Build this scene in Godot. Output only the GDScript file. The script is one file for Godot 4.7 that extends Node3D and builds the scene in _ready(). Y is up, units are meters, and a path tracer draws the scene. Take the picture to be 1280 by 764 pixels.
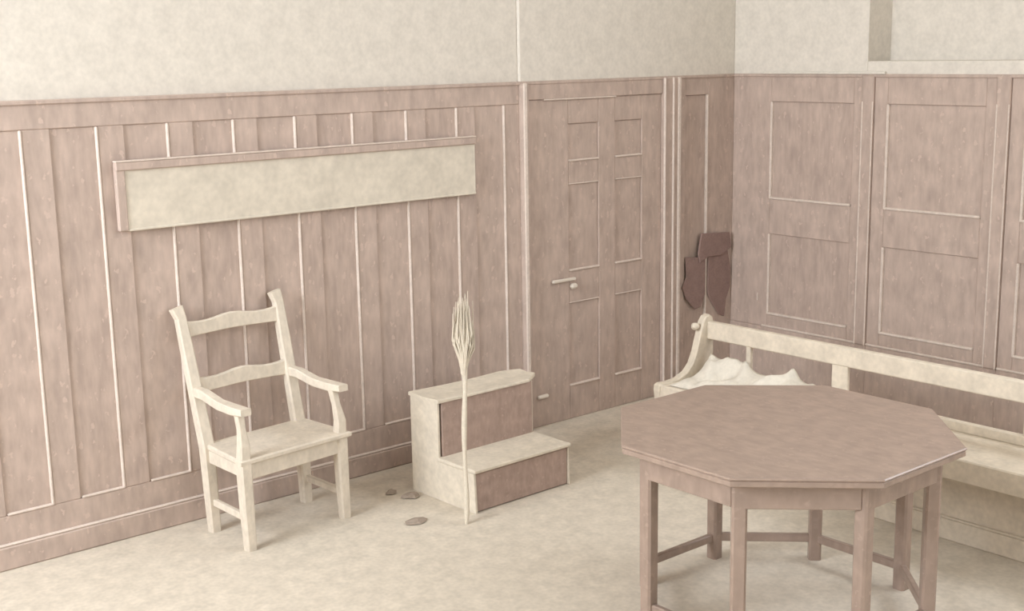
extends Node3D
# A panelled room corner: pale armchair, wooden steps, octagonal table and a settle.
# World: corner of the two panelled walls at the origin, wall_left in the plane z = 0, wall_right in the plane x = 0.

const WAINSCOT := 2.054      # top of the panelling
const CEIL := 4.6
const X_END := -9.2         # window wall
const Z_END := 8.6           # wall behind the camera

var M := {}
var used := {}
var mesh_cache := {}

# ------------------------------------------------------------------ helpers
func numbered(called: String) -> String:
	var n: int = used.get(called, -1) + 1
	used[called] = n
	return called if n == 0 else "%s_%03d" % [called, n]

func thing(called: String, label: String, category: String, at: Vector3, group := "") -> Node3D:
	var o := Node3D.new()
	o.name = numbered(called)
	add_child(o)
	o.position = at
	o.set_meta("label", label)
	o.set_meta("category", category)
	if group != "":
		o.set_meta("group", group)
	return o

func struct(called: String, label: String, category: String, at := Vector3.ZERO, turn := 0.0) -> Node3D:
	var o := thing(called, label, category, at)
	o.rotation.y = turn
	o.set_meta("kind", "structure")
	return o

func part(called: String, mesh: Mesh, mat: Material, parent: Node3D, at := Vector3.ZERO) -> MeshInstance3D:
	var o := MeshInstance3D.new()
	o.name = called
	o.mesh = mesh
	o.material_override = mat
	o.position = at
	o.cast_shadow = GeometryInstance3D.SHADOW_CASTING_SETTING_ON
	parent.add_child(o, true)
	return o

# a box with chamfered edges, centred
func cbox(size: Vector3, bevel := 0.004) -> ArrayMesh:
	var key := "%.4f %.4f %.4f %.4f" % [size.x, size.y, size.z, bevel]
	if mesh_cache.has(key):
		return mesh_cache[key]
	var h := size * 0.5
	var b: float = min(bevel, min(h.x, min(h.y, h.z)) * 0.8)
	var pts := PackedVector3Array()
	for sx in [-1, 1]:
		for sy in [-1, 1]:
			for sz in [-1, 1]:
				var s := Vector3(sx, sy, sz)
				pts.append(s * (h - Vector3(0, b, b)))
				pts.append(s * (h - Vector3(b, 0, b)))
				pts.append(s * (h - Vector3(b, b, 0)))
	var m := hull(pts)
	mesh_cache[key] = m
	return m

# convex hull of a few points by brute force over planes, flat shaded
func hull(pts: PackedVector3Array) -> ArrayMesh:
	var st := SurfaceTool.new()
	st.begin(Mesh.PRIMITIVE_TRIANGLES)
	var done := {}
	var n := pts.size()
	for i in n:
		for j in range(i + 1, n):
			for k in range(j + 1, n):
				var nrm := (pts[j] - pts[i]).cross(pts[k] - pts[i])
				if nrm.length() < 1e-9:
					continue
				nrm = nrm.normalized()
				var lo := 0.0
				var hi := 0.0
				for q in pts:
					var d := nrm.dot(q - pts[i])
					lo = min(lo, d)
					hi = max(hi, d)
				if lo < -1e-5 and hi > 1e-5:
					continue
				if hi > 1e-5:
					nrm = -nrm
				var kk := "%.3f %.3f %.3f %.4f" % [nrm.x + 0.0001, nrm.y + 0.0001, nrm.z + 0.0001, nrm.dot(pts[i])]
				if done.has(kk):
					continue
				done[kk] = true
				var face := []
				var c := Vector3.ZERO
				for q in pts:
					if absf(nrm.dot(q - pts[i])) < 1e-5:
						face.append(q)
						c += q
				c /= face.size()
				var u: Vector3 = (face[0] - c).normalized()
				var v := nrm.cross(u)
				face.sort_custom(func(a, b): return atan2((a - c).dot(v), (a - c).dot(u)) < atan2((b - c).dot(v), (b - c).dot(u)))
				for t in range(1, face.size() - 1):
					for q in [face[0], face[t + 1], face[t]]:
						st.set_normal(nrm)
						st.add_vertex(q)
	return st.commit()

func tri(st: SurfaceTool, a: Vector3, b: Vector3, c: Vector3) -> void:
	st.add_vertex(a)
	st.add_vertex(b)
	st.add_vertex(c)

# rings of equal length joined into a closed tube with end caps; rings run counter-clockwise seen from the far end
func skin(rings: Array, smooth := false) -> ArrayMesh:
	var st := SurfaceTool.new()
	st.begin(Mesh.PRIMITIVE_TRIANGLES)
	st.set_smooth_group(0 if smooth else -1)
	var m: int = rings[0].size()
	for i in rings.size() - 1:
		for j in m:
			var a: Vector3 = rings[i][j]
			var b: Vector3 = rings[i][(j + 1) % m]
			var c: Vector3 = rings[i + 1][(j + 1) % m]
			var d: Vector3 = rings[i + 1][j]
			tri(st, a, c, b)
			tri(st, a, d, c)
	st.set_smooth_group(-1)
	for e in [0, rings.size() - 1]:
		var c := Vector3.ZERO
		for q in rings[e]:
			c += q
		c /= m
		for j in m:
			if e == 0:
				tri(st, c, rings[e][j], rings[e][(j + 1) % m])
			else:
				tri(st, c, rings[e][(j + 1) % m], rings[e][j])
	st.generate_normals()
	return st.commit()

# a squared timber with chamfered corners lofted along path; half[i] = half width along side / along the third axis
func loft(path: Array, half: Array, side: Vector3) -> ArrayMesh:
	var rings := []
	for i in path.size():
		var t: Vector3 = (path[min(i + 1, path.size() - 1)] - path[max(i - 1, 0)]).normalized()
		var v := t.cross(side).normalized()
		var u := v.cross(t).normalized()
		var hx: float = half[i].x
		var hy: float = half[i].y
		var b: float = min(hx, hy) * 0.3
		var ring := []
		for c in [[hx, -hy + b], [hx, hy - b], [hx - b, hy], [-hx + b, hy], [-hx, hy - b], [-hx, -hy + b], [-hx + b, -hy], [hx - b, -hy]]:
			ring.append(path[i] + u * c[0] + v * c[1])
		rings.append(ring)
	return skin(rings)

func tube(path: Array, radii: Array, sides := 10) -> ArrayMesh:
	var rings := []
	for i in path.size():
		var t: Vector3 = (path[min(i + 1, path.size() - 1)] - path[max(i - 1, 0)]).normalized()
		var ref := Vector3.RIGHT if absf(t.x) < 0.8 else Vector3.UP
		var v := t.cross(ref).normalized()
		var u := v.cross(t).normalized()
		var ring := []
		for k in sides:
			var a := TAU * k / sides
			ring.append(path[i] + (u * cos(a) + v * sin(a)) * radii[i])
		rings.append(ring)
	return skin(rings, true)

# a simple polygon in the plane spanned by u and v, given depth along u x v, with a chamfer round both faces
func slab(poly: PackedVector2Array, u: Vector3, v: Vector3, depth: float, bevel := 0.004) -> ArrayMesh:
	if Geometry2D.is_polygon_clockwise(poly):
		poly.reverse()
	var n := poly.size()
	var inner := PackedVector2Array()
	for i in n:
		var a := poly[(i + n - 1) % n]
		var b := poly[i]
		var c := poly[(i + 1) % n]
		var e1 := (b - a).normalized()
		var e2 := (c - b).normalized()
		var n1 := Vector2(-e1.y, e1.x)
		var n2 := Vector2(-e2.y, e2.x)
		var bis := (n1 + n2).normalized()
		inner.append(b + bis * bevel / max(0.45, bis.dot(n1)))
	var w := u.cross(v).normalized()
	var put := func(q: Vector2, d: float) -> Vector3: return u * q.x + v * q.y + w * d
	var levels := [[inner, 0.0], [poly, bevel], [poly, depth - bevel], [inner, depth]]
	var st := SurfaceTool.new()
	st.begin(Mesh.PRIMITIVE_TRIANGLES)
	st.set_smooth_group(-1)
	for l in 3:
		for i in n:
			var j := (i + 1) % n
			var a: Vector3 = put.call(levels[l][0][i], levels[l][1])
			var b: Vector3 = put.call(levels[l][0][j], levels[l][1])
			var c: Vector3 = put.call(levels[l + 1][0][j], levels[l + 1][1])
			var d: Vector3 = put.call(levels[l + 1][0][i], levels[l + 1][1])
			tri(st, a, c, b)
			tri(st, a, d, c)
	var idx := Geometry2D.triangulate_polygon(inner)
	for t in range(0, idx.size(), 3):
		var q := [inner[idx[t]], inner[idx[t + 1]], inner[idx[t + 2]]]
		if (q[1] - q[0]).cross(q[2] - q[0]) < 0.0:
			q = [q[0], q[2], q[1]]
		tri(st, put.call(q[0], depth), put.call(q[2], depth), put.call(q[1], depth))
		tri(st, put.call(q[0], 0.0), put.call(q[1], 0.0), put.call(q[2], 0.0))
	st.generate_normals()
	return st.commit()

# ------------------------------------------------------------------ materials
# grey pattern: coarse mottle, streaked grain, and small pale flecks of wear
func pattern(seed_: int, mottle: float, grain: float, fleck: float, stretch := 1) -> ImageTexture:
	var s := 512
	var a := FastNoiseLite.new()
	a.seed = seed_
	a.frequency = 0.012
	a.fractal_octaves = 4
	var g := FastNoiseLite.new()
	g.seed = seed_ + 7
	g.frequency = 0.045
	g.fractal_octaves = 3
	var f := FastNoiseLite.new()
	f.seed = seed_ + 13
	f.noise_type = FastNoiseLite.TYPE_CELLULAR
	f.cellular_return_type = FastNoiseLite.RETURN_DISTANCE
	f.frequency = 0.03
	var ia := a.get_seamless_image(s, s)
	var ig := g.get_seamless_image(s, s)
	var jf := f.get_seamless_image(s, s, false, false, 0.1, false)
	var img := Image.create(s, s, true, Image.FORMAT_RGB8)
	for y in s:
		for x in s:
			var v := 0.94 + mottle * (ia.get_pixel(x, y).r - 0.5) + grain * (ig.get_pixel(x, (y / stretch)).r - 0.5)
			var d := jf.get_pixel(x, y).r
			if fleck > 0.0 and ia.get_pixel((x * 3) % s, (y * 3 + 100) % s).r > 0.62:
				v += fleck * clampf((0.16 - d) / 0.06, 0.0, 1.0)
			v = clampf(v, 0.0, 1.0)
			img.set_pixel(x, y, Color(v, v, v))
	img.generate_mipmaps()
	return ImageTexture.create_from_image(img)

func mat(albedo: Color, tex: Texture2D, scale: Vector3, rough := 0.7, spec := 0.3) -> StandardMaterial3D:
	var m := StandardMaterial3D.new()
	m.albedo_color = albedo.linear_to_srgb()
	if tex:
		m.albedo_texture = tex
		m.uv1_triplanar = true
		m.uv1_world_triplanar = true
		m.uv1_scale = scale
	m.roughness = rough
	m.metallic_specular = spec
	return m

func make_materials() -> void:
	var wood := pattern(3, 0.11, 0.08, 0.24, 3)
	var plain := pattern(21, 0.08, 0.07, 0.0, 1)
	var lime := pattern(40, 0.06, 0.05, 0.0, 1)
	M.panel = mat(Color(0.585, 0.458, 0.390), wood, Vector3(1.1, 0.8, 1.1), 0.5)
	M.panel_b = mat(Color(0.565, 0.440, 0.374), wood, Vector3(1.3, 0.7, 1.3), 0.5)
	M.bead = mat(Color(0.80, 0.68, 0.595), plain, Vector3(2, 2, 2), 0.5)  # paler than the panels: highlights on moulding edges put into the colour
	M.plaster = mat(Color(0.82, 0.755, 0.67), lime, Vector3(1.3, 1.3, 1.3), 0.95, 0.1)
	M.whitewash = mat(Color(0.86, 0.83, 0.76), lime, Vector3(1.3, 1.3, 1.3), 0.95, 0.1)
	M.floor = mat(Color(0.745, 0.660, 0.548), plain, Vector3(1.3, 1.3, 1.3), 0.8, 0.2)
	M.board = mat(Color(0.78, 0.70, 0.585), plain, Vector3(0.8, 0.8, 0.8), 0.8, 0.2)
	M.pale_wood = mat(Color(0.79, 0.695, 0.575), plain, Vector3(1.5, 1.0, 1.5), 0.65)
	M.step_pale = mat(Color(0.78, 0.690, 0.565), plain, Vector3(1.2, 1.2, 1.2), 0.7)
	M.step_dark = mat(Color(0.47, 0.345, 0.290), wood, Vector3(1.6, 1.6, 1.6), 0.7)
	M.table_wood = mat(Color(0.39, 0.285, 0.228), wood, Vector3(1.3, 1.3, 1.3), 0.36, 0.6)
	M.settle = mat(Color(0.80, 0.70, 0.57), plain, Vector3(1.2, 1.2, 1.2), 0.65)
	M.cloth = mat(Color(0.84, 0.77, 0.665), plain, Vector3(2, 2, 2), 0.95, 0.1)
	M.dark_cloth = mat(Color(0.35, 0.240, 0.212), plain, Vector3(2, 2, 2), 0.95, 0.1)
	M.straw = mat(Color(0.78, 0.69, 0.56), plain, Vector3(4, 4, 4), 0.8)
	M.scrap = mat(Color(0.42, 0.34, 0.275), plain, Vector3(8, 8, 8), 0.9)
	M.iron = mat(Color(0.72, 0.64, 0.55), null, Vector3.ONE, 0.45, 0.5)
	M.glass = StandardMaterial3D.new()
	M.glass.albedo_color = Color(0.95, 0.97, 1.0, 0.06)
	M.glass.transparency = BaseMaterial3D.TRANSPARENCY_ALPHA
	M.glass.roughness = 0.05

# ------------------------------------------------------------------ the setting
func board_on(parent: Node3D, called: String, x0: float, x1: float, y0: float, y1: float, z0: float, z1: float, m: Material, bevel := 0.004) -> MeshInstance3D:
	return part(called, cbox(Vector3(x1 - x0, y1 - y0, z1 - z0), bevel), m, parent, Vector3((x0 + x1) / 2, (y0 + y1) / 2, (z0 + z1) / 2))

func build_wall_left() -> void:
	var w := struct("wall_left", "dark panelled wall of tall narrow panels below pale plaster", "wall")
	board_on(w, "core", X_END, 0.2, 0.0, WAINSCOT, -0.25, -0.03, M.panel_b)
	# plaster: the part over the door stands a little proud
	board_on(w, "plaster", X_END, -1.868, WAINSCOT, CEIL, -0.25, -0.02, M.plaster)
	board_on(w, "plaster", -1.868, 0.2, WAINSCOT, CEIL, -0.25, 0.0, M.plaster)
	var sp := 0.3397
	var y0 := 0.245
	var y1 := 1.935
	var x := -1.985
	board_on(w, "bottom_rail", -6.4, -1.875, 0.1, y0, -0.03, 0.0, M.panel)
	board_on(w, "top_rail", -6.4, -1.875, y1, WAINSCOT, -0.03, 0.0, M.panel)
	board_on(w, "stile", x, -1.875, y0, y1, -0.03, 0.0, M.panel)
	for i in 13:
		var xr := x - sp * i
		board_on(w, "panel", xr - 0.215, xr, y0, y1, -0.03, -0.009, M.panel_b if i % 2 else M.panel, 0.002)
		board_on(w, "stile", xr - sp, xr - 0.215, y0, y1, -0.03, 0.0, M.panel if i % 3 else M.panel_b)
		var b := board_on(w, "bead", xr - 0.011, xr + 0.001, y0, y1, -0.016, 0.004, M.bead, 0.004)  # only on the panel edges that catch light, their highlight painted in
		board_on(b, "lit_bead_return", -0.205, 0.004, -(y1 - y0) / 2 - 0.001, -(y1 - y0) / 2 + 0.010, -0.01, 0.01, M.bead, 0.004)
	# narrow panelled piece between door and corner
	board_on(w, "stile", -0.547, -0.47, 0.0, WAINSCOT, -0.03, 0.0, M.panel)
	board_on(w, "panel", -0.47, -0.257, 0.1, 1.935, -0.03, -0.014, M.panel_b)
	board_on(w, "stile", -0.257, 0.03, 0.0, WAINSCOT, -0.03, 0.0, M.panel)
	board_on(w, "bead", -0.268, -0.253, 0.1, 1.935, -0.016, 0.006, M.bead, 0.004)
	board_on(w, "top_rail", -0.47, -0.257, 1.935, WAINSCOT, -0.03, 0.0, M.panel)
	board_on(w, "cap", -6.4, 0.0, WAINSCOT - 0.012, WAINSCOT + 0.008, -0.02, 0.010, M.panel, 0.004)

	var bb := struct("baseboard_left", "dark skirting board along the foot of the tall-panelled wall", "baseboard")
	board_on(bb, "skirting", -6.4, -1.875, 0.0, 0.108, 0.0, 0.018, M.panel, 0.006)
	board_on(bb, "moulding", -6.4, -1.875, 0.108, 0.120, -0.005, 0.014, M.bead, 0.005)  # light on the top bevel put into a paler strip

	# door and its trim
	var t1 := struct("trim_1", "door architrave beside the tall-panelled wall", "trim")
	board_on(t1, "architrave", -1.878, -1.812, 0.0, WAINSCOT, -0.03, 0.024, M.panel, 0.012)
	board_on(t1, "bead", -1.866, -1.838, 0.0, WAINSCOT, 0.018, 0.031, M.bead, 0.006)
	var t2 := struct("trim_2", "door architrave with three beads near the room corner", "trim")
	board_on(t2, "architrave", -0.69, -0.54, 0.0, WAINSCOT, -0.03, 0.018, M.panel, 0.006)
	for b in [[-0.69, -0.678], [-0.614, -0.598], [-0.566, -0.538]]:
		board_on(t2, "bead", b[0], b[1], 0.0, WAINSCOT, 0.010, 0.027, M.bead, 0.005)
	var t3 := struct("trim_3", "dark head board over the panelled door", "trim")
	board_on(t3, "head_board", -1.812, -0.69, 1.955, WAINSCOT, -0.03, 0.005, M.panel)
	board_on(t3, "bead", -1.69, -1.10, 1.948, 1.957, -0.01, 0.009, M.bead, 0.003)

	var d := struct("door_1", "dark six-panel door with a pale latch between beaded architraves", "door")
	var ys := [0.0, 0.21, 0.73, 0.925, 1.45, 1.585, 1.805, 1.955]
	var xs := [-1.812, -1.49, -1.24, -1.10, -0.865, -0.69]
	for i in [0, 2, 4]:
		board_on(d, "stile", xs[i], xs[i + 1], 0.0, 1.955, -0.03, -0.008, M.panel)
	for c in [1, 3]:
		for r in [0, 2, 4, 6]:
			board_on(d, "rail", xs[c], xs[c + 1], ys[r], ys[r + 1], -0.03, -0.009, M.panel)
		for r in [1, 3, 5]:
			var pn := board_on(d, "panel", xs[c], xs[c + 1], ys[r], ys[r + 1], -0.03, -0.019, M.panel)
			var hh: float = (ys[r + 1] - ys[r]) / 2
			var ww: float = (xs[c + 1] - xs[c]) / 2
			board_on(pn, "lit_sill_bead", -ww, ww, -hh - 0.002, -hh + 0.010, 0.0, 0.026, M.bead, 0.004)  # pale strip paints the glint along the panel moulding
			if r < 5:
				board_on(pn, "lit_top_bead", -ww, ww, hh - 0.004, hh + 0.003, 0.0, 0.018, M.bead, 0.003)
	var lt := part("latch", cbox(Vector3(0.19, 0.020, 0.022), 0.006), M.iron, d, Vector3(-1.545, 0.876, 0.003))
	part("knob", cbox(Vector3(0.055, 0.035, 0.035), 0.013), M.iron, lt, Vector3(0.08, -0.045, 0.0))
	part("foot_bolt", cbox(Vector3(0.085, 0.024, 0.026), 0.008), M.iron, d, Vector3(-1.725, 0.188, 0.004))

func build_wall_right() -> void:
	# local x runs along world z, local z points into the room
	var w := struct("wall_right", "panelled wall of large rectangular panels in two rows", "wall", Vector3.ZERO, -PI / 2)
	board_on(w, "core", 0.0, Z_END, 0.0, WAINSCOT, -0.45, -0.03, M.panel_b)
	board_on(w, "plaster", 0.0, 1.025, WAINSCOT, CEIL, -0.45, 0.0, M.plaster)
	board_on(w, "plaster", 1.025, 2.75, WAINSCOT, 2.137, -0.45, 0.0, M.plaster)
	board_on(w, "plaster", 2.75, 3.2, WAINSCOT, CEIL, -0.45, 0.0, M.plaster)
	board_on(w, "plaster", 3.2, 6.2, WAINSCOT, 2.3, -0.45, 0.0, M.plaster)
	board_on(w, "plaster", 3.2, 6.2, 4.2, CEIL, -0.45, 0.0, M.plaster)
	board_on(w, "plaster", 6.2, Z_END, WAINSCOT, CEIL, -0.45, 0.0, M.plaster)
	board_on(w, "recess_back", 1.02, 2.755, 2.10, 3.85, -0.45, -0.235, M.plaster)
	board_on(w, "plaster", 1.025, 2.75, 3.8, CEIL, -0.45, 0.0, M.plaster)
	var bays := [[0.0, 0.313, 0.937, 1.0], [1.083, 1.175, 1.805, 1.87], [1.953, 2.045, 2.675, 2.74], [2.823, 2.915, 3.545, 3.61], [3.693, 3.785, 4.415, 4.48]]
	var rows := [0.0, 0.49, 1.027, 1.258, 1.885, WAINSCOT]
	for k in bays.size():
		var b: Array = bays[k]
		board_on(w, "stile", b[0], b[1], 0.402, WAINSCOT, -0.03, 0.0, M.panel)
		board_on(w, "stile", b[2], b[3], 0.402, WAINSCOT, -0.03, 0.0, M.panel)
		board_on(w, "base_board", b[0], b[3] + 0.083, 0.0, 0.402, -0.03, 0.003, M.panel)
		for r in [0, 2, 4]:
			board_on(w, "rail", b[1], b[2], rows[r] if r else 0.402, rows[r + 1], -0.03, 0.0, M.panel)
		for r in [1, 3]:
			var pn := board_on(w, "panel", b[1], b[2], rows[r], rows[r + 1], -0.03, -0.012, M.panel_b if (r + k) % 2 else M.panel, 0.002)
			var hh: float = (rows[r + 1] - rows[r]) / 2
			var ww: float = (b[2] - b[1]) / 2
			board_on(pn, "lit_side_bead", -ww - 0.004, -ww + 0.013, -hh, hh, 0.0, 0.030, M.bead, 0.005)  # painted highlight, on the bright panel edges only
			board_on(pn, "lit_sill_bead", -ww, ww, -hh - 0.002, -hh + 0.014, 0.0, 0.030, M.bead, 0.005)
		board_on(w, "post", b[3], b[3] + 0.083, 0.402, WAINSCOT, -0.03, 0.016, M.panel, 0.006)
		for q in [0.004, 0.076]:
			board_on(w, "bead", b[3] + q, b[3] + q + 0.009, 0.402, 1.90, 0.010, 0.021, M.bead, 0.004)
		board_on(w, "dado_bead", b[0] + (0.0 if k else 0.27), b[3], 0.402, 0.415, -0.004, 0.009, M.bead, 0.004)
	board_on(w, "cap", 0.0, 4.6, WAINSCOT - 0.012, WAINSCOT + 0.008, -0.02, 0.010, M.panel, 0.004)
	board_on(w, "ledge", 0.25, 1.16, WAINSCOT + 0.006, WAINSCOT + 0.024, -0.01, 0.022, M.plaster, 0.004)
	var kh := board_on(w, "hasp", 0.228, 0.236, 0.57, 0.625, -0.002, 0.006, M.bead, 0.002)

	# added unseen window farther along the same wall, to brighten the floor
	var wn := struct("window_3", "added unseen high window above the large panels to brighten the floor", "window", Vector3.ZERO, -PI / 2)
	for i in 4:
		board_on(wn, "upright", 3.2 + i * 0.975, 3.275 + i * 0.975, 2.3, 4.2, -0.34, -0.26, M.whitewash)
	for y in [2.3, 4.13]:
		board_on(wn, "crossbar", 3.2, 6.2, y, y + 0.07, -0.335, -0.265, M.whitewash)
	for i in 3:
		board_on(wn, "pane", 3.26 + i * 0.975, 4.19 + i * 0.975, 2.36, 4.14, -0.303, -0.297, M.glass, 0.001)

func build_shell() -> void:
	var fl := struct("floor", "pale plain floor of the panelled room", "floor")
	board_on(fl, "slab", X_END - 0.2, 0.45, -0.2, 0.0, -0.25, Z_END + 0.2, M.floor)
	var ce := struct("ceiling", "plain white ceiling of the panelled room", "ceiling")
	board_on(ce, "slab", X_END - 0.2, 0.45, CEIL, CEIL + 0.2, -0.25, Z_END + 0.2, M.whitewash)
	var wb := struct("wall_back", "plain plaster wall opposite the tall-panelled wall", "wall")
	board_on(wb, "plaster", X_END - 0.2, 0.45, 0.0, 1.2, Z_END, Z_END + 0.2, M.plaster)
	board_on(wb, "plaster", X_END - 0.2, 0.45, 4.2, CEIL, Z_END, Z_END + 0.2, M.plaster)
	board_on(wb, "plaster", X_END - 0.2, -6.6, 1.2, 4.2, Z_END, Z_END + 0.2, M.plaster)
	board_on(wb, "plaster", -1.6, 0.45, 1.2, 4.2, Z_END, Z_END + 0.2, M.plaster)
	var w2 := struct("window_2", "added unseen fill window in the plaster wall opposite the panelling", "window")  # added and unseen, holds the fill light behind the camera
	for i in 6:
		board_on(w2, "upright", -6.6 + i * 0.985, -6.525 + i * 0.985, 1.2, 4.2, Z_END + 0.10, Z_END + 0.16, M.whitewash)
	for y in [1.2, 2.17, 3.15, 4.13]:
		board_on(w2, "crossbar", -6.6, -1.6, y, y + 0.07, Z_END + 0.105, Z_END + 0.155, M.whitewash)
	for i in 5:
		for j in 3:
			board_on(w2, "pane", -6.54 + i * 0.985, -5.60 + i * 0.985, 1.26 + j * 0.975, 2.19 + j * 0.975, Z_END + 0.127, Z_END + 0.133, M.glass, 0.001)
	# window wall
	var ww := struct("wall_window", "plaster end wall with a tall window opening", "wall")
	var a := X_END - 0.2
	board_on(ww, "plaster", a, X_END, 0.0, 1.9, 0.0, Z_END, M.plaster)
	board_on(ww, "plaster", a, X_END, 4.4, CEIL, 0.0, Z_END, M.plaster)
	board_on(ww, "plaster", a, X_END, 1.9, 4.4, -0.03, 0.20, M.plaster)
	board_on(ww, "plaster", a, X_END, 1.9, 4.4, 2.60, Z_END, M.plaster)
	var wn := struct("window_1", "tall glazed window in the plaster end wall", "window")
	for i in 4:
		board_on(wn, "upright", a + 0.04, a + 0.10, 1.9, 4.4, 0.20 + i * 0.775, 0.275 + i * 0.775, M.whitewash)
	for y in [1.9, 2.71, 3.52, 4.33]:
		board_on(wn, "crossbar", a + 0.045, a + 0.095, y, y + 0.07, 0.20, 2.60, M.whitewash)
	for i in 3:
		for j in 3:
			board_on(wn, "pane", a + 0.067, a + 0.073, 1.96 + j * 0.81, 2.72 + j * 0.81, 0.265 + i * 0.775, 0.985 + i * 0.775, M.glass, 0.001)

# ------------------------------------------------------------------ things
func build_notice_board() -> void:
	var x0 := -4.308
	var x1 := -2.225
	var o := thing("notice_board", "long narrow cream board in a dark frame hung on the panelled wall", "board", Vector3((x0 + x1) / 2, 1.455, 0.004))
	var h := (x1 - x0) / 2
	part("panel", cbox(Vector3(x1 - x0 - 0.04, 0.29, 0.014), 0.003), M.board, o, Vector3(0.015, 0.147, 0.014))
	part("top_frame", cbox(Vector3(x1 - x0, 0.040, 0.034), 0.005), M.panel, o, Vector3(0, 0.297, 0.017))
	part("side_frame", cbox(Vector3(0.046, 0.31, 0.028), 0.005), M.panel, o, Vector3(-h + 0.023, 0.158, 0.014))
	part("side_frame", cbox(Vector3(0.012, 0.28, 0.022), 0.003), M.board, o, Vector3(h - 0.006, 0.14, 0.011))
	part("bottom_frame", cbox(Vector3(x1 - x0 - 0.046, 0.012, 0.026), 0.003), M.board, o, Vector3(0.023, 0.006, 0.013))
	part("lit_top_bead", cbox(Vector3(x1 - x0, 0.007, 0.036), 0.002), M.bead, o, Vector3(0, 0.3195, 0.018))  # pale strip painted as light along the top edge of the frame

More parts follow.
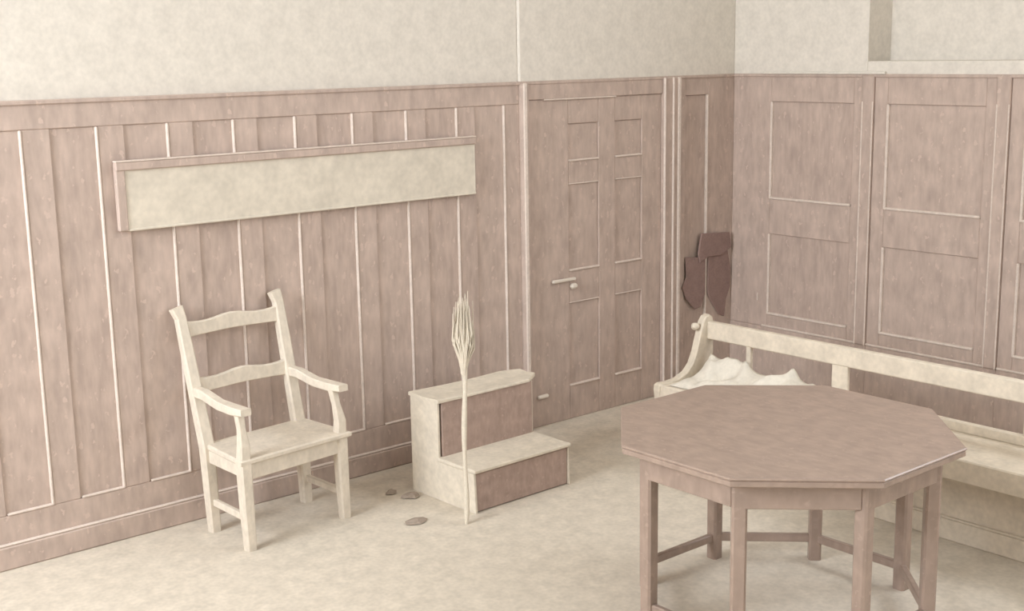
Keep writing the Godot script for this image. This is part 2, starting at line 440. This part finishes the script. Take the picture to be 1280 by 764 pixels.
func build_armchair() -> void:
	var org := Vector3(-3.745, 0, 0.34)
	var o := thing("armchair", "pale ladder-back wooden armchair standing against the panelled wall", "chair", org)
	var m: Material = M.pale_wood
	var bl := Vector3(-4.024, 0, 0.205) - org
	var fl := Vector3(-4.018, 0, 0.54) - org
	var fr := Vector3(-3.463, 0, 0.480) - org
	var br := Vector3(-3.480, 0, 0.150) - org
	# rear posts: straight to the seat, then raked; the tip flares out
	var tops := [Vector3(-4.058, 1.075, 0.045) - org, Vector3(-3.530, 1.085, 0.042) - org]
	var feet := [bl, br]
	var post := []
	for s in 2:
		var f: Vector3 = feet[s]
		var t: Vector3 = tops[s]
		var mid: Vector3 = f + Vector3(-0.012 - 0.012 * s, 0.42, 0.0)
		post.append([mid, t])
		var pth := [f, f + Vector3(-0.006, 0.2, 0), mid, mid.lerp(t, 0.35), mid.lerp(t, 0.7), mid.lerp(t, 0.92), t + Vector3(-0.012, 0, 0)]
		var hf := [Vector2(.026, .025), Vector2(.029, .028), Vector2(.032, .029), Vector2(.030, .025), Vector2(.028, .023), Vector2(.025, .021), Vector2(.031, .021)]
		part("rear_post", loft(pth, hf, Vector3.RIGHT), m, o)
	# front legs run on up as arm supports
	for s in 2:
		var f: Vector3 = [fl, fr][s]
		part("leg", loft([f, f + Vector3(-0.006, 0.2, 0), f + Vector3(-0.01, 0.43, 0)], [Vector2(.024, .024), Vector2(.028, .028), Vector2(.030, .030)], Vector3.RIGHT), m, o)
		var sw := 0.0 if s == 0 else -0.018
		part("arm_support", loft([f + Vector3(-0.01, 0.425, 0), f + Vector3(-0.008, 0.50, 0.004), f + Vector3(-0.012 + sw * .6, 0.58, 0.0), f + Vector3(-0.015 + sw, 0.655, -0.01)], [Vector2(.028, .026), Vector2(.025, .022), Vector2(.017, .017), Vector2(.019, .019)], Vector3.RIGHT), m, o)
		var pm: Vector3 = post[s][0].lerp(post[s][1], 0.40)
		var tip: Vector3 = f + Vector3(-0.012, 0.668, 0.055)
		var pts := [pm, pm.lerp(tip, 0.2) + Vector3(0, 0.004, 0), pm.lerp(tip, 0.5) + Vector3(0, -0.014, 0), pm.lerp(tip, 0.78) + Vector3(0, -0.010, 0), tip]
		part("arm", loft(pts, [Vector2(.022, .024), Vector2(.025, .023), Vector2(.026, .021), Vector2(.031, .020), Vector2(.027, .016)], Vector3.RIGHT), m, o)
	# two shaped back rails with a serpentine upper edge
	for r in 2:
		var k: float = [0.84, 0.44][r]
		var a: Vector3 = post[0][0].lerp(post[0][1], k)
		var b: Vector3 = post[1][0].lerp(post[1][1], k - 0.005)
		var pth := []
		var hf := []
		for i in 13:
			var t := i / 12.0
			var hump := exp(-pow((t - 0.5) / 0.17, 2.0))
			var ends := pow(absf(t - 0.5) * 2.0, 6.0)
			pth.append(a.lerp(b, t) + Vector3(0, 0.012 * hump + 0.004 * ends - 0.004, -0.006 * (1.0 - pow(2.0 * t - 1.0, 2.0))))
			hf.append(Vector2(0.031 + 0.008 * hump + 0.013 * ends, 0.013))
		part("back_rail", loft(pth, hf, Vector3.UP), m, o)
	# seat board and the rails under it
	var seat := PackedVector2Array()
	for q in [bl + Vector3(-0.022, 0, -0.01), fl + Vector3(-0.040, 0, 0.034), fr + Vector3(0.036, 0, 0.036), br + Vector3(0.012, 0, -0.01)]:
		seat.append(Vector2(q.z, q.x))
	var stm := slab(seat, Vector3(0, 0, 1), Vector3(1, 0, 0), 0.028, 0.007)
	part("seat", stm, m, o, Vector3(0, 0.412, 0))
	part("apron", loft([fl + Vector3(0.0, 0.375, 0.004), fr + Vector3(0, 0.375, 0.004)], [Vector2(.038, .012), Vector2(.038, .012)], Vector3.UP), m, o)
	part("apron", loft([bl + Vector3(0.0, 0.380, 0), br + Vector3(0, 0.380, 0)], [Vector2(.03, .011), Vector2(.03, .011)], Vector3.UP), m, o)
	part("apron", loft([bl + Vector3(-0.008, 0.380, 0), fl + Vector3(-0.008, 0.380, 0)], [Vector2(.032, .011), Vector2(.032, .011)], Vector3.UP), m, o)
	part("apron", loft([br + Vector3(-0.008, 0.380, 0), fr + Vector3(-0.008, 0.380, 0)], [Vector2(.032, .011), Vector2(.032, .011)], Vector3.UP), m, o)
	for pr in [[bl, fl, 0.15], [br, fr, 0.13]]:
		part("stretcher", loft([pr[0] + Vector3(0, pr[2], 0), pr[1] + Vector3(0, pr[2], 0)], [Vector2(.017, .012), Vector2(.017, .012)], Vector3.UP), m, o)

func build_steps() -> void:
	var o := thing("library_steps", "two-tread wooden steps with pale ends and dark risers", "steps", Vector3(-2.98, 0, 0.385))
	o.rotation.y = deg_to_rad(1.0)
	var L := 0.645
	# stepped end boards, 22 mm thick
	var prof := PackedVector2Array([Vector2(0, 0), Vector2(0.51, 0), Vector2(0.50, 0.205), Vector2(0.225, 0.205), Vector2(0.225, 0.51), Vector2(0.0, 0.51)])
	for q in [[0.0, 0.014], [L - 0.008, 0.008]]:
		# u = z, v = y gives depth along -x
		part("end_board", slab(prof.duplicate(), Vector3(0, 0, 1), Vector3(0, 1, 0), q[1], 0.002), M.step_pale, o, Vector3(q[0] + q[1], 0, 0))
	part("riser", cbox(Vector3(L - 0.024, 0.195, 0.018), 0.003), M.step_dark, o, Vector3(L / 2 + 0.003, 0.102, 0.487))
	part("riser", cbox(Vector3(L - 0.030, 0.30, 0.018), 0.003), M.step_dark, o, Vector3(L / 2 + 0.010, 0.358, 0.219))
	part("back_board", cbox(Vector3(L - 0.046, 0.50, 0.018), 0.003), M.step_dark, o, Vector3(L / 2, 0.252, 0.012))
	part("tread", cbox(Vector3(L + 0.012, 0.020, 0.300), 0.005), M.step_pale, o, Vector3(L / 2, 0.216, 0.364))
	# upper tread is dished and its far end is worn to a point
	var rings := []
	for i in 15:
		var t := i / 14.0
		var x := -0.006 + t * (L + 0.075)
		var dip := -0.008 * sin(t * PI)
		var taper := smoothstep(0.86, 1.0, t)
		var zb := -0.006 + 0.05 * taper
		var zf := 0.240 - 0.07 * taper
		var ring := []
		for q in [Vector2(zf, 0.511), Vector2(zf, 0.526), Vector2(zf - 0.005, 0.531), Vector2((zf + zb) / 2, 0.525), Vector2(zb + 0.005, 0.531), Vector2(zb, 0.526), Vector2(zb, 0.511)]:
			ring.append(Vector3(x, q.y + (dip if q.y > 0.52 else 0.0), q.x))
		ring.reverse()
		rings.append(ring)
	part("tread", skin(rings), M.step_pale, o)

func build_besom() -> void:
	var base := Vector3(-3.085, 0, 0.962)
	var o := thing("besom", "thin upright stick with a feathery straw tuft on top", "broom", base)
	var rng := RandomNumberGenerator.new()
	rng.seed = 5
	var lean := Vector3(0.11, 0, -0.125)
	var pth := []
	var rad := []
	for i in 15:
		var t := i / 14.0
		pth.append(Vector3(0.003 * sin(t * 9.0), t * 0.80, 0.003 * cos(t * 7.0)) + lean * t * 0.8)
		rad.append(0.0115 + 0.002 * sin(t * 13.0) + (0.003 if i > 11 else 0.0))
	rad[0] = 0.009
	part("handle", tube(pth, rad, 10), M.straw, o)
	var st := SurfaceTool.new()
	st.begin(Mesh.PRIMITIVE_TRIANGLES)
	for k in 120:
		var a := TAU * k * 0.618
		var r := 0.046 * sqrt((k + 0.5) / 120.0)
		var out := Vector3(cos(a), 0, sin(a))
		var root := lean * 0.70 + Vector3(0, 0.70 + rng.randf() * 0.06, 0) + out * 0.008
		var hgt := 0.26 + rng.randf() * 0.13 - r * 1.6
		var jit := Vector3(rng.randf() - .5, 0, rng.randf() - .5) * 0.014
		var mid := root + Vector3(0, hgt * 0.55, 0) + out * r + lean * hgt * 0.5
		var tip := root + Vector3(0, hgt, 0) + out * r * (0.35 + rng.randf() * 0.6) + jit + lean * hgt
		var mm := tube([root, root.lerp(mid, 0.5) - out * r * 0.12, mid, tip], [0.004, 0.0045, 0.0042, 0.0012], 5)
		st.append_from(mm, 0, Transform3D.IDENTITY)
	part("straw_tuft", st.commit(), M.straw, o)
	part("binding", tube([lean * 0.715 + Vector3(0, 0.715, 0), lean * 0.775 + Vector3(0, 0.775, 0)], [0.0165, 0.019], 10), M.straw, o)

func build_table() -> void:
	var o := thing("octagonal_table", "dark octagonal wooden table on eight square legs with stretchers", "table", Vector3(-2.748, 0, 2.571))
	var T := 0.766
	var poly := PackedVector2Array()
	var sub := PackedVector2Array()
	for k in 8:
		var a := deg_to_rad(22.5 + 45.0 * k)
		poly.append(Vector2(sin(a), cos(a)) * 0.690)
		sub.append(Vector2(sin(a), cos(a)) * 0.655)
	var band := PackedVector2Array()
	for q in poly:
		band.append(q * 0.994)
	part("table_top", slab(poly, Vector3(0, 0, 1), Vector3(1, 0, 0), 0.011, 0.004), M.table_wood, o, Vector3(0, T - 0.011, 0))
	part("edge_band", slab(band, Vector3(0, 0, 1), Vector3(1, 0, 0), 0.023, 0.003), M.table_wood, o, Vector3(0, T - 0.034, 0))
	part("under_moulding", slab(sub, Vector3(0, 0, 1), Vector3(1, 0, 0), 0.012, 0.004), M.table_wood, o, Vector3(0, T - 0.046, 0))
	var R := 0.574
	var leg := loft([Vector3.ZERO, Vector3(0, T - 0.046, 0)], [Vector2(.027, .027), Vector2(.028, .028)], Vector3.RIGHT)
	var side := 2.0 * R * sin(PI / 8.0)
	var apo := R * cos(PI / 8.0)
	var ap_mesh := cbox(Vector3(side - 0.03, 0.095, 0.024), 0.003)
	var st_mesh := cbox(Vector3(side - 0.03, 0.036, 0.026), 0.004)
	for k in 8:
		var a := deg_to_rad(22.5 + 45.0 * k)
		var l := part("leg", leg, M.table_wood, o, Vector3(cos(a) * R, 0, sin(a) * R))
		l.rotation.y = -a + deg_to_rad(22.5)
		var e := deg_to_rad(45.0 * k)
		var ap := part("apron", ap_mesh, M.table_wood, o, Vector3(cos(e) * (apo + 0.016), T - 0.046 - 0.0475, sin(e) * (apo + 0.016)))
		ap.rotation.y = PI / 2 - e
		var s := part("stretcher", st_mesh, M.table_wood, o, Vector3(cos(e) * apo, 0.098, sin(e) * apo))
		s.rotation.y = PI / 2 - e

func build_settle() -> void:
	var z0 := 0.895
	var z1 := 3.60
	var o := thing("settle", "long pale wooden settle with an open back and scrolled end", "settle", Vector3(-1.48, 0, (z0 + z1) / 2))
	var L := z1 - z0
	var hz := L / 2
	var bx := 0.18     # back plane, local
	var fx := -0.21    # seat front, local
	part("top_rail", cbox(Vector3(0.042, 0.100, L - 0.08), 0.006), M.settle, o, Vector3(bx, 0.680, 0))
	part("seat", cbox(Vector3(0.40, 0.026, L - 0.08), 0.005), M.settle, o, Vector3(-0.012, 0.415, 0))
	part("seat_rail", cbox(Vector3(0.026, 0.105, L - 0.06), 0.006), M.settle, o, Vector3(fx, 0.380, 0))
	part("base_panel", cbox(Vector3(0.02, 0.30, L - 0.08), 0.003), M.settle, o, Vector3(-0.10, 0.254, 0))
	part("base_rail", cbox(Vector3(0.03, 0.104, L - 0.08), 0.005), M.settle, o, Vector3(-0.105, 0.052, 0))
	part("base_bead", cbox(Vector3(0.034, 0.010, L - 0.08), 0.003), M.settle, o, Vector3(-0.108, 0.109, 0))
	part("lower_rail", cbox(Vector3(0.034, 0.05, L - 0.08), 0.005), M.settle, o, Vector3(bx, 0.452, 0))
	for z in [1.225, 2.83]:
		part("spindle", loft([Vector3(bx, 0.47, z - o.position.z), Vector3(bx, 0.64, z - o.position.z)], [Vector2(.014, .016), Vector2(.014, .016)], Vector3.RIGHT), M.settle, o)
	for z in [1.82, 3.05]:
		part("splat", cbox(Vector3(0.022, 0.18, 0.098), 0.004), M.settle, o, Vector3(bx - 0.004, 0.555, z - o.position.z))
	# scrolled ends: profile in x, y
	var prof := PackedVector2Array([Vector2(0.215, 0.0), Vector2(0.215, 0.72), Vector2(0.205, 0.752), Vector2(0.180, 0.768), Vector2(0.148, 0.762), Vector2(0.125, 0.735), Vector2(0.108, 0.690), Vector2(0.092, 0.640), Vector2(0.070, 0.570), Vector2(0.040, 0.510), Vector2(-0.005, 0.468), Vector2(-0.075, 0.442), Vector2(-0.150, 0.436), Vector2(-0.210, 0.440), Vector2(-0.232, 0.432), Vector2(-0.236, 0.400), Vector2(-0.225, 0.340), Vector2(-0.190, 0.30), Vector2(-0.165, 0.0), Vector2(-0.06, 0.0), Vector2(-0.03, 0.10), Vector2(0.06, 0.12), Vector2(0.12, 0.0)])
	for s in [-hz, hz - 0.046]:
		var e := part("end_board", slab(prof.duplicate(), Vector3(1, 0, 0), Vector3(0, 1, 0), 0.046, 0.007), M.settle, o, Vector3(0, 0, s))
		if s < 0.0:
			part("knob", tube([Vector3(0.10, 0.71, 0.02), Vector3(0.075, 0.71, 0.02), Vector3(0.058, 0.71, 0.02)], [0.018, 0.022, 0.006], 10), M.settle, e)

func build_white_cloth() -> void:
	var org := Vector3(-1.48, 0.4285, 1.36)
	var o := thing("white_cloth", "crumpled white cloth heaped on the far end of the settle seat", "cloth", org)
	var n := FastNoiseLite.new()
	n.seed = 11
	n.frequency = 3.0
	n.fractal_octaves = 2
	var nu := 22
	var nv := 52
	var top := []
	for i in nv + 1:
		var row := []
		var z := -0.40 + 0.80 * i / nv
		for j in nu + 1:
			var x := -0.185 + 0.335 * j / nu
			var edge: float = min(1.0, min(min(i, nv - i) / 4.0, min(j, nu - j) / 2.5))
			var back := smoothstep(-0.10, 0.15, x)
			var h := 0.018 + 0.05 * absf(n.get_noise_2d(x * 1.3, z)) + back * 0.075 * smoothstep(-0.2, 0.1, z)
			h += 0.11 * smoothstep(0.0, 0.11, x) * smoothstep(0.02, -0.10, z) * (0.60 + 0.6 * n.get_noise_2d(z * 2.2 + 4.0, x * 1.2))
			h += 0.06 * exp(-pow((x - 0.05) / 0.07, 2) - pow((z + 0.29) / 0.07, 2))
			h += 0.030 * exp(-pow((z - 0.12 - x * 0.9) / 0.035, 2)) + 0.025 * exp(-pow((z - 0.26 + x * 0.5) / 0.04, 2))
			var wob := 0.012 * n.get_noise_2d(z * 2.0 + 9.0, x * 2.0)
			row.append(Vector3(x + wob, max(0.003, h * edge), z + wob))
		top.append(row)
	var st := SurfaceTool.new()
	st.begin(Mesh.PRIMITIVE_TRIANGLES)
	st.set_smooth_group(0)
	for i in nv:
		for j in nu:
			var a: Vector3 = top[i][j]
			var b: Vector3 = top[i][j + 1]
			var c: Vector3 = top[i + 1][j + 1]
			var d: Vector3 = top[i + 1][j]
			tri(st, a, b, c)
			tri(st, a, c, d)
			for q in [[a, c, b], [a, d, c]]:
				tri(st, q[0] * Vector3(1, 0, 1), q[1] * Vector3(1, 0, 1), q[2] * Vector3(1, 0, 1))
	st.generate_normals()
	part("cloth", st.commit(), M.cloth, o)

func build_dark_cloth() -> void:
	var o := thing("dark_cloth", "dark cloth hanging over the corner bead behind the settle", "cloth", Vector3(-0.26, 0.44, 0.0065))
	var cap := PackedVector2Array([Vector2(-0.07, 0.595), Vector2(0.215, 0.575), Vector2(0.235, 0.47), Vector2(0.12, 0.425), Vector2(0.0, 0.43), Vector2(-0.08, 0.40), Vector2(-0.10, 0.46)])
	var left := PackedVector2Array([Vector2(-0.21, 0.45), Vector2(-0.012, 0.43), Vector2(-0.013, 0.18), Vector2(-0.055, 0.10), Vector2(-0.11, 0.09), Vector2(-0.20, 0.17), Vector2(-0.24, 0.25), Vector2(-0.20, 0.32)])
	var right := PackedVector2Array([Vector2(0.012, 0.44), Vector2(0.205, 0.48), Vector2(0.245, 0.33), Vector2(0.242, 0.20), Vector2(0.205, 0.12), Vector2(0.185, 0.0), Vector2(0.13, 0.02), Vector2(0.05, 0.12), Vector2(0.012, 0.18)])
	part("upper_fold", slab(cap, Vector3.RIGHT, Vector3.UP, 0.014, 0.005), M.dark_cloth, o, Vector3(0, 0, 0.004))
	part("drop", slab(left, Vector3.RIGHT, Vector3.UP, 0.010, 0.004), M.dark_cloth, o, Vector3(0, 0, -0.005))
	part("drop", slab(right, Vector3.RIGHT, Vector3.UP, 0.010, 0.004), M.dark_cloth, o, Vector3(0, 0, -0.005))

func build_scraps() -> void:
	var rng := RandomNumberGenerator.new()
	rng.seed = 77
	var labels := ["small crumpled brown scrap on the floor against the steps", "flat brown scrap on the floor farther out from the panelled wall", "tiny brown scrap on the floor between armchair and steps"]
	var spots := [Vector3(-3.055, 0, 0.47), Vector3(-3.25, 0, 0.775), Vector3(-3.10, 0, 0.36)]
	var size := [0.050, 0.060, 0.030]
	for k in 3:
		var o := thing("floor_scrap", labels[k], "scrap", spots[k], "scraps on the floor")
		var rings := []
		for i in 5:
			var ring := []
			for j in 9:
				var a := TAU * j / 9
				var r: float = size[k] * [0.55, 1.0, 0.85, 0.55, 0.2][i] * (0.65 + 0.6 * rng.randf())
				ring.append(Vector3(sin(a) * r, [0.0, 0.006, 0.016, 0.022, 0.026][i] * (0.7 if k == 1 else 1.0), cos(a) * r * 0.7))
			rings.append(ring)
		part("paper", skin(rings), M.scrap, o)

# ------------------------------------------------------------------ main
func _ready() -> void:
	var cam := Camera3D.new()
	cam.name = "camera"
	cam.fov = 26.712
	cam.transform = Transform3D(Basis(Vector3(0.760, -0.017, 0.650), Vector3(0.139, 0.981, -0.137), Vector3(-0.635, 0.195, 0.748)).orthonormalized(), Vector3(-6.712, 2.236, 5.600))
	cam.near = 0.05
	add_child(cam)
	cam.current = true

	var we := WorldEnvironment.new()
	we.name = "environment"
	var env := Environment.new()
	env.tonemap_mode = Environment.TONE_MAPPER_LINEAR
	env.tonemap_exposure = 0.90
	env.background_mode = Environment.BG_SKY
	var sky := Sky.new()
	var sm := ProceduralSkyMaterial.new()
	sm.sky_top_color = Color(0.80, 0.84, 0.88)
	sm.sky_horizon_color = Color(0.92, 0.92, 0.90)
	sm.ground_bottom_color = Color(0.5, 0.48, 0.45)
	sm.ground_horizon_color = Color(0.8, 0.78, 0.74)
	sky.sky_material = sm
	env.sky = sky
	env.sdfgi_enabled = true
	env.ssao_enabled = true
	env.ssil_enabled = true
	we.environment = env
	add_child(we)

	# daylight of the tall window in the end wall
	var win := AreaLight3D.new()
	win.name = "window_daylight"
	win.area_size = Vector2(2.3, 2.4)
	win.light_energy = 43.0
	win.light_color = Color(0.935, 0.965, 1.0)
	win.shadow_enabled = true
	win.area_range = 30.0
	add_child(win)
	win.position = Vector3(X_END + 0.02, 3.15, 1.40)
	win.look_at_from_position(win.position, win.position + Vector3(1, 0, 0), Vector3.UP)

	# added soft fill light at the made-up window behind the camera
	var win2 := AreaLight3D.new()
	win2.name = "added_back_fill"
	win2.area_size = Vector2(4.8, 2.8)
	win2.light_energy = 8.5
	win2.light_color = Color(0.935, 0.965, 1.0)
	win2.shadow_enabled = true
	win2.area_range = 30.0
	add_child(win2)
	win2.look_at_from_position(Vector3(-4.1, 2.7, Z_END - 0.02), Vector3(-4.1, 2.7, 0), Vector3.UP)

	# added light at the made-up high window, evens out the floor
	var win3 := AreaLight3D.new()
	win3.name = "added_high_fill"
	win3.area_size = Vector2(2.9, 1.8)
	win3.light_energy = 14.0
	win3.light_color = Color(0.955, 0.975, 1.0)
	win3.shadow_enabled = true
	win3.area_range = 30.0
	add_child(win3)
	win3.look_at_from_position(Vector3(-0.02, 3.25, 4.7), Vector3(-3, 3.25, 4.7), Vector3.UP)

	make_materials()
	build_shell()
	build_wall_left()
	build_wall_right()
	build_table()
	build_settle()
	build_armchair()
	build_steps()
	build_notice_board()
	build_white_cloth()
	build_dark_cloth()
	build_besom()
	build_scraps()
